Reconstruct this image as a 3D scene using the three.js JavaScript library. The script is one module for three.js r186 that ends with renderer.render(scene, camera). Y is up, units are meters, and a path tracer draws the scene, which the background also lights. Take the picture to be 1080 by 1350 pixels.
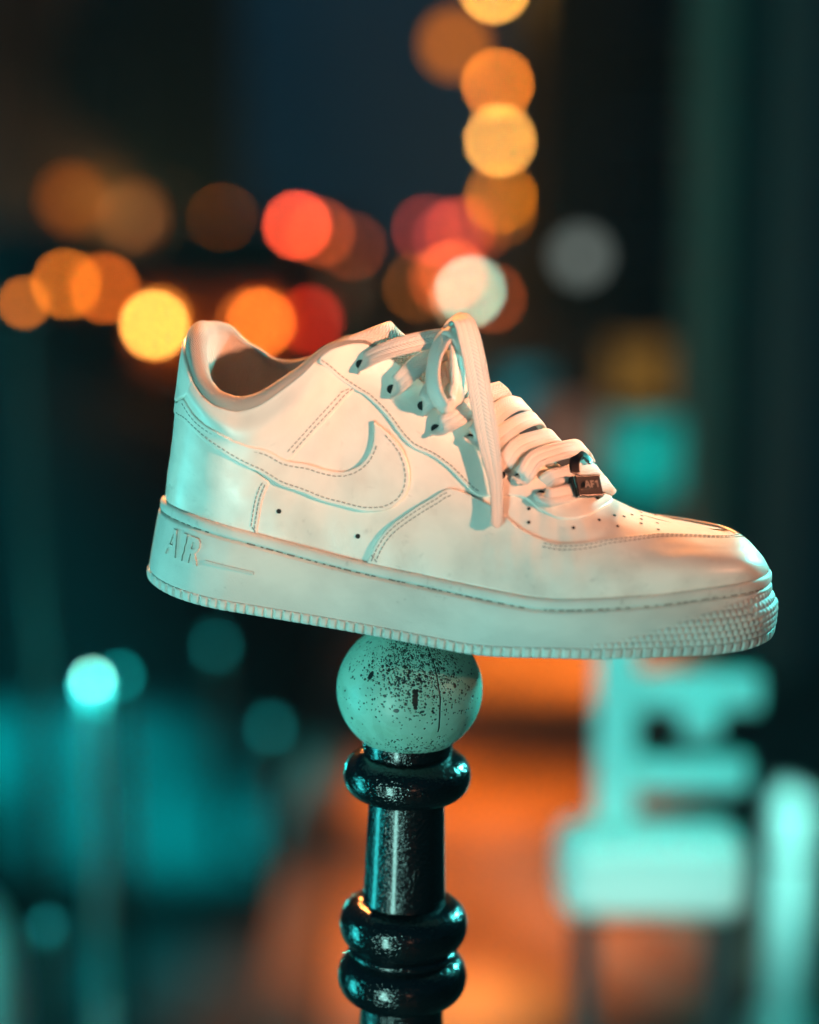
import * as THREE from 'three';
import { mergeGeometries, mergeVertices } from 'three/addons/utils/BufferGeometryUtils.js';
import { RoundedBoxGeometry } from 'three/addons/geometries/RoundedBoxGeometry.js';
import { TextGeometry } from 'three/addons/geometries/TextGeometry.js';
import { FontLoader } from 'three/addons/loaders/FontLoader.js';
import { ImprovedNoise } from 'three/addons/math/ImprovedNoise.js';

// ------------------------------------------------------------------ camera, night sky, exposure
const V = (x, y, z) => new THREE.Vector3(x, y, z), R = THREE.MathUtils.degToRad, PI = Math.PI;
const scene = new THREE.Scene();
const camera = new THREE.PerspectiveCamera(33.3985, 1080 / 1350, 0.05, 400);
camera.position.set(0, 1.17967, 0.79622);
camera.rotation.x = -R(9);
camera.focus = 0.79;
camera.userData.fStop = 1.72;
const renderer = new THREE.WebGLRenderer({ antialias: true });
renderer.toneMapping = THREE.LinearToneMapping;
renderer.toneMappingExposure = 1;
renderer.shadowMap.enabled = true;
renderer.setSize(819, 1024);

const skyData = new Float32Array(64 * 32 * 4);
for (let y = 0; y < 32; y++) for (let x = 0; x < 64; x++) {
  const e = (y / 31) * 2 - 1, k = Math.exp(-Math.max(0, e) * 2.2);
  skyData.set([0.001 + 0.001 * k, 0.017 + 0.003 * k, 0.037, 1], (y * 64 + x) * 4);
}
const night = new THREE.DataTexture(skyData, 64, 32, THREE.RGBAFormat, THREE.FloatType);
night.mapping = THREE.EquirectangularReflectionMapping; night.magFilter = THREE.LinearFilter; night.needsUpdate = true;
scene.background = night; scene.environment = night; scene.environmentIntensity = 1;

// ------------------------------------------------------------------ street light falling on the shoe and the post
const TARGET = V(0.02, 1.06, 0);
function spot(name, color, dir, dist, intensity, size, angle = 14, target = TARGET, penumbra = 0.6) {
  const l = new THREE.SpotLight(color, intensity, 0, R(angle), penumbra, 2);
  l.name = name;
  l.position.copy(target).addScaledVector(V(...dir).normalize(), dist);
  l.target.position.copy(target);
  l.castShadow = true; l.shadow.radius = size / 0.02; l.shadow.mapSize.set(1024, 1024);
  scene.add(l, l.target);
  return l;
}
function area(name, color, dir, dist, intensity, w, h, target = TARGET) {
  const l = new THREE.RectAreaLight(color, intensity, w, h);
  l.name = name;
  l.position.copy(target).addScaledVector(V(...dir).normalize(), dist);
  l.lookAt(target);
  scene.add(l);
  return l;
}
const C = (r, g, b) => new THREE.Color().setRGB(r, g, b);
const ON_SHOE = V(0.03, 1.09, 0.01);
spot('warm_key_light', C(1, 0.38, 0.2), [0.85, 0.17, 0.46], 2.4, 52, 0.06, 3.8, V(-0.01, 1.14, 0), 1);
spot('warm_front_light', C(1, 0.42, 0.26), [0.2, 0.0, 1], 2.4, 1.4, 0.3, 5, ON_SHOE);
spot('orange_back_light', C(1, 0.32, 0.08), [-0.15, 0.62, -0.75], 2.6, 95, 0.12, 6, ON_SHOE);
spot('teal_rim_light', C(0.1, 0.9, 0.85), [0.75, 0.3, -0.75], 2.5, 42, 0.1, 7);
area('front_window_light', C(0.44, 1, 0.9), [-0.46, -0.27, 0.9], 1.35, 26, 0.22, 0.75, V(-0.1, 1.03, 0));
area('teal_left_light', C(0.05, 0.95, 0.95), [-1, -0.25, -0.05], 2.0, 14, 0.4, 1.0);

// ------------------------------------------------------------------ helpers
let seed = 7;
const rnd = () => { seed = (seed * 1664525 + 1013904223) >>> 0; return seed / 4294967296; };
const perlin = new ImprovedNoise();
const noise = (x, y, z = 0) => perlin.noise(x, y, z);
const lerp = THREE.MathUtils.lerp, clamp = THREE.MathUtils.clamp, smooth = THREE.MathUtils.smoothstep;
const used = new Map();
function numbered(name) { const n = used.get(name) ?? 0; used.set(name, n + 1); return n ? `${name}_${String(n).padStart(3, '0')}` : name; }
function mesh(name, geometry, material, parent) {
  const m = new THREE.Mesh(geometry, material);
  m.name = parent === scene ? numbered(name) : name;
  m.castShadow = m.receiveShadow = true;
  parent.add(m);
  return m;
}
function tag(o, label, category, group, kind) {
  if (label) o.userData.label = label;
  if (category) o.userData.category = category;
  if (group) o.userData.group = group;
  if (kind) o.userData.kind = kind;
  return o;
}
function thing(name, label, category, [x, y, z], turn = 0, group) {
  const g = new THREE.Group(); g.name = numbered(name); g.position.set(x, y, z); g.rotation.y = turn;
  scene.add(g);
  return tag(g, label, category, group);
}
const merge = (list) => mergeGeometries(list.map((g) => { const h = g.index ? g.toNonIndexed() : g; for (const k of Object.keys(h.attributes)) if (!['position', 'normal', 'uv'].includes(k)) h.deleteAttribute(k); return h; }));
// pchip spline through (xs, ys)
function pchip(xs, ys) {
  const n = xs.length, h = [], d = [], m = new Array(n);
  for (let i = 0; i < n - 1; i++) { h[i] = xs[i + 1] - xs[i]; d[i] = (ys[i + 1] - ys[i]) / h[i]; }
  m[0] = d[0]; m[n - 1] = d[n - 2];
  for (let i = 1; i < n - 1; i++) {
    if (d[i - 1] * d[i] <= 0) m[i] = 0;
    else { const a = 2 * h[i] + h[i - 1], b = h[i] + 2 * h[i - 1]; m[i] = (a + b) / (a / d[i - 1] + b / d[i]); }
  }
  return (x) => {
    let i = 0; while (i < n - 2 && x > xs[i + 1]) i++;
    const t = clamp((x - xs[i]) / h[i], 0, 1), t2 = t * t, t3 = t2 * t;
    return (2 * t3 - 3 * t2 + 1) * ys[i] + (t3 - 2 * t2 + t) * h[i] * m[i] + (-2 * t3 + 3 * t2) * ys[i + 1] + (t3 - t2) * h[i] * m[i + 1];
  };
}
// grid surface: f(i, j) -> Vector3, (nu+1) x (nv+1); optional uv(i, j)
function gridGeo(nu, nv, f, uv, flip = false) {
  const p = [], t = [], ix = [];
  for (let i = 0; i <= nu; i++) for (let j = 0; j <= nv; j++) { const q = f(i / nu, j / nv); p.push(q.x, q.y, q.z); const w = uv ? uv(i / nu, j / nv) : [i / nu, j / nv]; t.push(w[0], w[1]); }
  for (let i = 0; i < nu; i++) for (let j = 0; j < nv; j++) {
    const a = i * (nv + 1) + j, b = a + nv + 1;
    if (flip) ix.push(a, a + 1, b, b, a + 1, b + 1); else ix.push(a, b, a + 1, b, b + 1, a + 1);
  }
  const g = new THREE.BufferGeometry();
  g.setAttribute('position', new THREE.Float32BufferAttribute(p, 3)); g.setAttribute('uv', new THREE.Float32BufferAttribute(t, 2)); g.setIndex(ix);
  g.computeVertexNormals();
  return g;
}
function dataTex(n, f, { srgb = false, repeat = [1, 1] } = {}) {
  const d = new Uint8Array(n * n * 4);
  for (let y = 0; y < n; y++) for (let x = 0; x < n; x++) { const c = f(x / n, y / n), i = (y * n + x) * 4; for (let k = 0; k < 3; k++) d[i + k] = clamp(Math.round(255 * (c.length ? c[k] : c)), 0, 255); d[i + 3] = 255; }
  const t = new THREE.DataTexture(d, n, n);
  t.wrapS = t.wrapT = THREE.RepeatWrapping; t.magFilter = THREE.LinearFilter; t.minFilter = THREE.LinearMipmapLinearFilter; t.generateMipmaps = true;
  if (srgb) t.colorSpace = THREE.SRGBColorSpace;
  t.repeat.set(...repeat); t.needsUpdate = true;
  return t;
}
// tileable fractal noise on the unit square
function fbm(u, v, f, o = 4, z = 0) {
  let a = 0.5, s = 0;
  for (let k = 0; k < o; k++, f *= 2, a *= 0.5) {
    const A = noise(u * f, v * f, z + k * 7.3), B = noise((u - 1) * f, v * f, z + k * 7.3), Cc = noise(u * f, (v - 1) * f, z + k * 7.3), D = noise((u - 1) * f, (v - 1) * f, z + k * 7.3);
    s += a * lerp(lerp(A, B, u), lerp(Cc, D, u), v);
  }
  return s;
}

// ------------------------------------------------------------------ materials
const std = (o) => new THREE.MeshStandardMaterial(o), phys = (o) => new THREE.MeshPhysicalMaterial(o);
// uv of the shoe is in metres
const grain = dataTex(512, (u, v) => 0.5 + 0.7 * fbm(u, v, 42, 2, 3) + 0.35 * fbm(u, v, 10, 3, 9), { repeat: [22, 22] });
const scuff = dataTex(512, (u, v) => { const n = fbm(u, v, 5, 5, 20), m = fbm(u, v, 24, 3, 50), l = Math.max(0, fbm(u * 0.999, (v * 4) % 1, 12, 3, 77) - 0.24), k = clamp(0.97 + 0.22 * n - Math.max(0, m - 0.2) * 0.4 - l * 0.5, 0, 1); return [k, k * 0.99, k * 0.965]; }, { srgb: true, repeat: [9, 9] });
const grime = dataTex(512, (u, v) => { const n = fbm(u, v, 4, 5, 70), m = fbm(u, v, 40, 3, 90), k = clamp(0.95 + 0.22 * n - Math.max(0, m - 0.2) * 0.5, 0, 1); return [k, k * 0.995, k * 0.98]; }, { srgb: true, repeat: [8, 8] });
const roughVar = dataTex(256, (u, v) => 0.75 + 0.5 * fbm(u, v, 6, 4, 33), { repeat: [10, 10] });
const leather = phys({ name: 'white_leather', color: C(0.8, 0.79, 0.77), map: scuff, roughness: 0.45, roughnessMap: roughVar, bumpMap: grain, bumpScale: 0.00007, specularIntensity: 0.8 });
const rubber = std({ name: 'white_rubber', color: C(0.66, 0.70, 0.68), map: grime, roughness: 0.55, bumpMap: grain, bumpScale: 0.00012 });
const edgeMat = std({ name: 'cut_edge', color: C(0.5, 0.5, 0.47), roughness: 0.8 });
const threadMat = std({ name: 'stitch_thread', color: C(0.27, 0.27, 0.26), roughness: 0.9 });
const darkMat = std({ name: 'dark_hole', color: C(0.012, 0.014, 0.016), roughness: 0.9 });
const weave = dataTex(256, (u, v) => { const tri = Math.abs(((v * 8) % 1) * 2 - 1), a = Math.abs(Math.sin(PI * (u * 14 + tri * 1.6))), b = Math.pow(Math.abs(Math.sin(v * PI * 16)), 0.3); return 0.2 + 0.7 * Math.sqrt(a) * b + 0.25 * fbm(u, v, 30, 2, 4); }, { repeat: [1 / 0.020, 1 / 0.020] });
const knit = dataTex(256, (u, v) => { const a = Math.sin(u * PI * 24), b = Math.sin(v * PI * 24 + (Math.floor(u * 12) % 2) * PI / 2); return 0.5 + 0.5 * a * b; }, { repeat: [1 / 0.022, 1 / 0.022] });
const lining = std({ name: 'mesh_lining', color: C(0.52, 0.47, 0.42), roughness: 0.95, bumpMap: knit, bumpScale: 0.0006 });
const tongueMat = std({ name: 'tongue_fabric', color: C(0.62, 0.58, 0.54), roughness: 0.9, bumpMap: knit, bumpScale: 0.0005 });
const laceMat = std({ name: 'cotton_lace', color: C(0.74, 0.71, 0.67), roughness: 0.95, bumpMap: weave, bumpScale: 0.00055 });
const steel = std({ name: 'dark_steel', color: C(0.13, 0.115, 0.11), metalness: 1, roughness: 0.3 });

// ------------------------------------------------------------------ SURF-BEGIN: the shoe's upper as one lofted surface S(s, t)
// s: 0 toe tip ... 1 heel (lateral side); negative = medial side; above 1 = round the heel.  t: 0 at the sole, 1 at the top line.
const KEYS = [ // s, Bx, Bz, Tx, Ty, Tz, dome, bulge(mm)
  [0, .2860, 0, .2650, .0672, 0, 1, 0], [.04, .2840, .0120, .2635, .0671, 0, 1, 0], [.08, .2785, .0225, .2590, .0668, 0, 1, 0], [.13, .2675, .0325, .2500, .0665, 0, 1, 0],
  [.19, .2500, .0405, .2365, .0670, 0, 1, 0], [.25, .2310, .0450, .2220, .0690, 0, 1, 0], [.31, .2120, .0468, .2070, .0745, 0, .95, 0], [.35, .1990, .0465, .1985, .0780, .0088, .85, 0],
  [.39, .1860, .0455, .1880, .0810, .0128, .75, 0], [.44, .1700, .0435, .1720, .0873, .0147, .65, 0], [.49, .1540, .0408, .1550, .0955, .0155, .55, 0], [.54, .1370, .0382, .1370, .1050, .0168, .45, .5],
  [.59, .1190, .0360, .1180, .1150, .0180, .4, 1], [.64, .1010, .0345, .0995, .1247, .0185, .35, 1.5], [.68, .0880, .0338, .0870, .1297, .0207, .3, 1.5], [.72, .0750, .0334, .0755, .1262, .0266, .2, 1.5],
  [.77, .0590, .0332, .0600, .1090, .0328, .1, 1.5], [.82, .0430, .0330, .0430, .0945, .0353, 0, 1], [.845, .0360, .0322, .0352, .0920, .0352, 0, 1], [.87, .0280, .0305, .0270, .0928, .0338, 0, 1], [.91, .0170, .0255, .0165, .0985, .0287, 0, 1],
  [.945, .0085, .0185, .0095, .1078, .0220, 0, 1], [.975, .0035, .0095, .0045, .1155, .0125, 0, .5], [1, .0015, 0, .0026, .1190, 0, 0, 0]];
const mirrored = (c, odd) => { const a = KEYS.slice(1, 4).reverse().map((k) => [-k[0], odd ? -k[c] : k[c]]), b = KEYS.slice(-4, -1).reverse().map((k) => [2 - k[0], odd ? -k[c] : k[c]]), l = [...a, ...KEYS.map((k) => [k[0], k[c]]), ...b]; return pchip(l.map((k) => k[0]), l.map((k) => k[1])); };
const fBx = mirrored(1), fBz = mirrored(2, true), fTx = mirrored(3), fTy = mirrored(4), fTz = mirrored(5, true), fDome = mirrored(6), fBulge = mirrored(7);
const fYb = pchip([-.01, -.003, .04, .11, .175, .228, .262, .29, .3], [.0428, .0425, .0385, .0322, .0308, .0395, .0475, .0525, .054]);
const fYo = pchip([-.01, 0, .02, .04, .15, .197, .244, .271, .296, .3], [.0045, .0035, .0008, 0, 0, .0062, .014, .0188, .0255, .0265]);
const fMedial = pchip([-1, .70, .77, .82, .87, .91, .945, .975, 1], [0, 0, .003, .011, .018, .019, .012, .004, 0]);
function fold(s) { if (s > 1) return [2 - s, -1]; if (s < -1) return [2 + s, 1]; return s < 0 ? [-s, -1] : [s, 1]; }
function baseAt(s) { const [a, q] = fold(s), x = fBx(a); return V(x, fYb(x), fBz(a) * q); }
function topAt(s) {
  const [a, q] = fold(s), p = V(fTx(a), fTy(a), fTz(a) * q);
  if (q < 0) p.y += fMedial(a);
  return p;
}
function S(s, t, out = 0) {
  const p = S0(s, t);
  out += wear(s, t);
  if (out) p.addScaledVector(normalAt(s, t), out);
  return p;
}
// soft dents everywhere and flex creases where the foot bends
function wear(s, t) {
  const [a, q] = fold(s), x = a * 0.36, y = t * 0.085, flex = Math.exp(-(((a - 0.40) / 0.085) ** 2)) * smooth(t, 0.05, 0.2) * (1 - smooth(t, 0.55, 0.75));
  const u = x - 0.35 * y + 0.004 * perlin.noise(x * 40, y * 30, 3), n = perlin.noise(x * 34, y * 44, 2 + q), m = perlin.noise(x * 95, y * 120, 8 + q);
  return 0.00045 * n + 0.00012 * m + flex * (0.00045 * (Math.abs(Math.sin(u * 300)) - 0.6) + 0.0006 * perlin.noise(x * 60, y * 60, 11));
}
function S0(s, t) {
  const [a, q] = fold(s), B = baseAt(s), T = topAt(s), k = fDome(a);
  const toe = (1 - smooth(a, 0.16, 0.34)) * smooth(a, 0.015, 0.13), sq = 1 - 0.22 * toe + 0.55 * (1 - smooth(a, 0.0, 0.12)), c = 1 - Math.pow(Math.cos(t * PI / 2), sq), n = Math.pow(Math.sin(t * PI / 2), sq), h = lerp(t, c, k) - 0.055 * toe * Math.sin(PI * clamp(t * 2.2, 0, 1)), v = lerp(t, n, k);
  const p = V(lerp(B.x, T.x, h), lerp(B.y, T.y, v), lerp(B.z, T.z, h));
  const w = fBulge(a) * 0.001 * Math.sin(PI * t);
  if (w) { const e = 1e-3, d = baseAt(s + e).sub(baseAt(s - e)); p.add(V(-d.z, 0, d.x).normalize().multiplyScalar(-w)); }
  return p;
}
function normalAt(s, t) {
  const e = 2e-3, t0 = Math.max(0, t - e), t1 = Math.min(1, t + e);
  const n = S0(s + e, t).sub(S0(s - e, t)).cross(S0(s, t1).sub(S0(s, t0)));
  if (n.lengthSq() < 1e-16) return V(0, 1, 0);
  n.normalize();
  return n.multiplyScalar(-1);
}
// SURF-END
const uvOf = (s, t) => [s * 0.36, t * 0.085];
// the shoe stands tilted on the post
const shoe = thing('sneaker', 'white leather low-top sneaker with laces tilted toe-down on the round-topped post', 'sneaker', [0, 0, 0]);
{
  const ph = R(-8), ps = R(-6);
  shoe.rotation.set(0, ps, ph, 'YZX');
  const o = V(0.125, 0, 0).applyEuler(shoe.rotation);
  shoe.position.set(-o.x, 1.0004 - o.y, -o.z);
}

// patch of the upper between s0..s1 and t0..t1
const patch = (s0, s1, t0, t1, nu, nv, out = 0) => gridGeo(nu, nv, (i, j) => S(lerp(s0, s1, i), typeof t1 === 'function' ? lerp(t0, t1(lerp(s0, s1, i)), j) : lerp(t0, t1, j), out), (i, j) => uvOf(lerp(s0, s1, i), lerp(t0, typeof t1 === 'function' ? 1 : t1, j)), true);
mesh('toe_box', patch(-0.34, 0.34, -0.0, 1, 150, 40), leather, shoe);
mesh('quarter_panel', patch(0.34, 1, 0, 1, 170, 44), leather, shoe);
mesh('quarter_panel', patch(1, 1.66, 0, 1, 120, 30), leather, shoe);

// closed smooth polyline through (s, t) points; a point written [s, t, 1] is a corner
function outline(pts, step = 0.0022) {
  const n = pts.length, runs = [], corners = pts.map((p, i) => (p[2] ? i : -1)).filter((i) => i >= 0), res = [];
  if (corners.length < 1) corners.push(0);
  for (let c = 0; c < corners.length; c++) {
    const a = corners[c], b = corners[(c + 1) % corners.length], list = [];
    let i = a; do { list.push(pts[i]); i = (i + 1) % n; } while (i !== b); list.push(pts[b]);
    runs.push(list);
  }
  for (const l of runs) res.push(...openLine(l, step).slice(0, -1));
  return res;
}
function openLine(l, step = 0.0022) {
  const curve = new THREE.CatmullRomCurve3(l.map((p) => V(p[0] * 0.36, p[1] * 0.085, 0)), false, 'centripetal');
  const k = Math.max(2, Math.round(curve.getLength() / step));
  return curve.getSpacedPoints(k).map((p) => [p.x / 0.36, p.y / 0.085]);
}
const areaOf = (p) => p.reduce((a, q, i) => { const r = p[(i + 1) % p.length]; return a + q[0] * r[1] - r[0] * q[1]; }, 0) / 2;
// moves a point of the (s, t) plane by a distance in metres along a direction in space
function moveOn(s, t, dir, dist) {
  const e = 2e-3, Sa = S0(s + e, t).sub(S0(s - e, t)).divideScalar(2 * e), t0 = Math.max(0, t - e), t1 = Math.min(1, t + e), Sb = S0(s, t1).sub(S0(s, t0)).divideScalar(t1 - t0);
  const A = Sa.dot(Sa), B = Sa.dot(Sb), D = Sb.dot(Sb), x = Sa.dot(dir) * dist, y = Sb.dot(dir) * dist, det = Math.max(A * D - B * B, 1e-9);
  return [s + (x * D - y * B) / det, clamp(t + (y * A - x * B) / det, 0, 1)];
}
function inset(poly, d) {
  const ccw = areaOf(poly) > 0 ? 1 : -1, n = poly.length;
  return poly.map((p, i) => {
    const a = poly[(i - 1 + n) % n], b = poly[(i + 1) % n], N = normalAt(...p), T = S0(...b).sub(S0(...a)).normalize();
    const dir = N.clone().cross(T).normalize(), test = moveOn(p[0], p[1], dir, 1e-4), inside = (b[0] - a[0]) * (test[1] - p[1]) - (b[1] - a[1]) * (test[0] - p[0]);
    return moveOn(p[0], p[1], dir, inside * ccw > 0 ? d : -d);
  });
}
function clipHalf(poly, axis, value, keepAbove) {
  const out = [], n = poly.length;
  for (let i = 0; i < n; i++) {
    const a = poly[i], b = poly[(i + 1) % n], ia = keepAbove ? a[axis] >= value : a[axis] <= value, ib = keepAbove ? b[axis] >= value : b[axis] <= value;
    if (ia) out.push(a);
    if (ia !== ib) { const f = (value - a[axis]) / (b[axis] - a[axis]); out.push([lerp(a[0], b[0], f), lerp(a[1], b[1], f)]); }
  }
  return out;
}
// an overlay of leather: outline on the surface, thickness, rounded rim; lift(s, t) adds a bulge
function panelGeo(poly, thick = 0.0013, rim = 0.0011, lift) {
  const P = [], UV = [], IX = [], key = new Map();
  const add = (s, t, h) => { const k = `${s.toFixed(6)},${t.toFixed(6)},${h.toFixed(6)}`; if (key.has(k)) return key.get(k); const q = S(s, t, h + (lift ? lift(s, t) : 0)), w = uvOf(s, t); P.push(q.x, q.y, q.z); UV.push(...w); key.set(k, P.length / 3 - 1); return P.length / 3 - 1; };
  const ccw = areaOf(poly) > 0;
  const tri = (a, b, c) => { if (a !== b && b !== c && a !== c) ccwTri(a, b, c); };
  const ccwTri = (a, b, c) => IX.push(a, b, c);
  const rings = [[0, -0.0004], [0, thick * 0.35], [0.12, thick * 0.66], [0.4, thick * 0.92], [1, thick]].map(([d, h]) => ({ poly: d ? inset(poly, d * rim) : poly, h }));
  const n = poly.length;
  for (let r = 0; r < rings.length - 1; r++) {
    const A = rings[r].poly.map((p) => add(p[0], p[1], rings[r].h)), B = rings[r + 1].poly.map((p) => add(p[0], p[1], rings[r + 1].h));
    for (let i = 0; i < n; i++) { const j = (i + 1) % n; if (ccw) { tri(A[i], B[i], A[j]); tri(A[j], B[i], B[j]); } else { tri(A[i], A[j], B[i]); tri(A[j], B[j], B[i]); } }
  }
  let inner = rings[rings.length - 1].poly; const hh = thick;
  const s0 = Math.min(...inner.map((p) => p[0])), s1 = Math.max(...inner.map((p) => p[0])), t0 = Math.min(...inner.map((p) => p[1])), t1 = Math.max(...inner.map((p) => p[1]));
  const ds = 0.0075, dt = 0.03;
  for (let a = Math.floor(s0 / ds); a * ds < s1; a++) {
    const col = clipHalf(clipHalf(inner, 0, a * ds, true), 0, (a + 1) * ds, false);
    if (col.length < 3) continue;
    for (let b = Math.floor(t0 / dt); b * dt < t1; b++) {
      const cell = clipHalf(clipHalf(col, 1, b * dt, true), 1, (b + 1) * dt, false).filter((p, i, l) => { const q = l[(i + 1) % l.length]; return Math.abs(p[0] - q[0]) + Math.abs(p[1] - q[1]) > 1e-7; });
      if (cell.length < 3 || Math.abs(areaOf(cell)) < 1e-9) continue;
      const v2 = cell.map((p) => new THREE.Vector2(p[0] * 10, p[1] * 3)), id = cell.map((p) => add(p[0], p[1], hh));
      for (const [x, y, z] of THREE.ShapeUtils.triangulateShape(v2, [])) {
        const o = (cell[y][0] - cell[x][0]) * (cell[z][1] - cell[x][1]) - (cell[y][1] - cell[x][1]) * (cell[z][0] - cell[x][0]);
        if (o > 0) tri(id[x], id[z], id[y]); else tri(id[x], id[y], id[z]);
      }
    }
  }
  const g = new THREE.BufferGeometry();
  g.setAttribute('position', new THREE.Float32BufferAttribute(P, 3)); g.setAttribute('uv', new THREE.Float32BufferAttribute(UV, 2)); g.setIndex(IX);
  g.computeVertexNormals();
  return g;
}
// a line of stitches along (s, t) points, lying on the surface at height h
const stitchUnit = new THREE.CapsuleGeometry(0.00028, 0.0013, 2, 6); stitchUnit.rotateZ(PI / 2);
function stitches(line, h, pitch = 0.0026, list = []) {
  const pts = line.map((p) => S(p[0], p[1], h)), nrm = line.map((p) => normalAt(...p));
  let acc = 0;
  for (let i = 0; i < pts.length - 1; i++) {
    const L = pts[i].distanceTo(pts[i + 1]);
    for (; acc < L; acc += pitch) {
      const f = acc / L, p = pts[i].clone().lerp(pts[i + 1], f), x = pts[i + 1].clone().sub(pts[i]).normalize(), n = nrm[i].clone().lerp(nrm[i + 1], f).normalize(), z = x.clone().cross(n).normalize();
      const m = new THREE.Matrix4().makeBasis(x, n.clone(), z).setPosition(p);
      list.push(stitchUnit.clone().applyMatrix4(m));
    }
    acc -= L;
  }
  return list;
}
// ------------------------------------------------------------------ PANELS
const P_EYE = [[.7392, .975], [.7079, .8065], [.6773, .7208], [.6655, .7124], [.6358, .6719], [.6079, .5963], [.5924, .5723], [.5708, .5762], [.5476, .5578], [.5234, .5084], [.5036, .477], [.4785, .5211], [.4425, .5903], [.4132, .5481], [.3846, .5352], [.3515, .5924], [.3121, .7873], [.300, .90]];
const P_MUD = [[.6258, .0], [.621, .0978], [.6108, .163], [.5857, .27], [.5604, .3726], [.5416, .4527], [.5161, .466], [.4756, .4483], [.4341, .3822], [.3731, .3633], [.302, .4619], [.2261, .6415], [.16, .725], [.08, .765], [0, .775]];
const flip = (l) => l.map(([s, t, c]) => (c ? [-s, t, c] : [-s, t])).reverse();
const flipHeel = (l) => l.map(([s, t, c]) => (c ? [2 - s, t, c] : [2 - s, t])).reverse();
const SW_TOP = [[.990, .62], [.965, .665], [.938, .79], [.9017, .805], [.8609, .7937], [.8039, .6543], [.7605, .4636], [.7048, .3556], [.6774, .3494], [.657, .3954], [.6465, .4591], [.6439, .5262]];
const SW_BOT = [[.6223, .5831], [.6025, .5281], [.5909, .4265], [.5931, .3317], [.6095, .2517], [.6327, .2135], [.6648, .201], [.7095, .2194], [.7662, .3222], [.8107, .5005], [.8708, .6536], [.9204, .6739], [.955, .60]];
const SEAM = [[.6798, .7278], [.7058, .6254], [.7332, .5342], [.7547, .469]];
const PUFF = (s, t) => { const a = s > 1 ? 2 - s : s; return 0.0020 * Math.exp(-(((t - 0.80 - 0.11 * smooth(a, 0.80, 0.90)) / (0.12 - 0.045 * smooth(a, 0.80, 0.90))) ** 2)) * smooth(a, 0.70, 0.78); };
const eyeLat = outline([...P_EYE, [.297, 1, 1], [.33, 1, 1], [.40, 1], [.50, 1], [.60, 1], [.66, 1], [.70, 1], [.738, 1, 1]]);
const mudPoly = outline([[.63, 0, 1], ...P_MUD.slice(1), ...flip(P_MUD).slice(1, -1), [-.63, 0, 1], [-.4, 0], [-.2, 0], [0, 0], [.2, 0], [.4, 0]]);
const swPoly = outline([...SW_TOP, [.6474, .6096, 1], ...SW_BOT, [.988, .56, 1]]);
const collarPoly = outline([[.6798, .7278, 1], ...SEAM.slice(1, 3), [.7547, .469, 1], [.78, .47], [.82, .60], [.87, .72], [.93, .72], [.94, .80, 1], [.927, .90], [.925, 1, 1], [.90, 1], [.86, 1], [.82, 1], [.78, 1], [.745, 1, 1], [.7392, .96], [.7079, .8265]]);
const counterPoly = outline([[.7905, 0, 1], [.788, .2481], [.7823, .36, 1], [.82, .55], [.87, .70], [.93, .70], [1, .57], [1.07, .70], [1.13, .70], [1.18, .55], [1.2177, .36, 1], [1.212, .2481], [1.21, 0, 1], [1.1, 0], [1, 0], [.9, 0]]);
const tabPoly = outline([[.934, .826, 1], [.926, .91], [.925, 1, 1], [.96, 1], [1, 1], [1.04, 1], [1.075, 1, 1], [1.074, .91], [1.066, .826, 1], [1.03, .66], [1, .61], [.97, .66]]);
mesh('eyestay', panelGeo(eyeLat, 0.0011, 0.0009), leather, shoe);
mesh('eyestay', panelGeo(flip(eyeLat), 0.0011, 0.0009), leather, shoe);
mesh('toe_overlay', panelGeo(mudPoly, 0.0014, 0.0008), leather, shoe);
mesh('collar_panel', panelGeo(collarPoly, 0.0006, 0.0007, PUFF), leather, shoe);
mesh('heel_counter', panelGeo(counterPoly, 0.0007, 0.0007), leather, shoe);
tag(mesh('curved_emblem', panelGeo(swPoly, 0.0014, 0.0008, (s, t) => PUFF(s, t) * 0.9), leather, shoe), 'curved tick-shaped emblem sweeping back to the heel');
mesh('heel_tab', panelGeo(tabPoly, 0.0018, 0.0012), leather, shoe);

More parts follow.
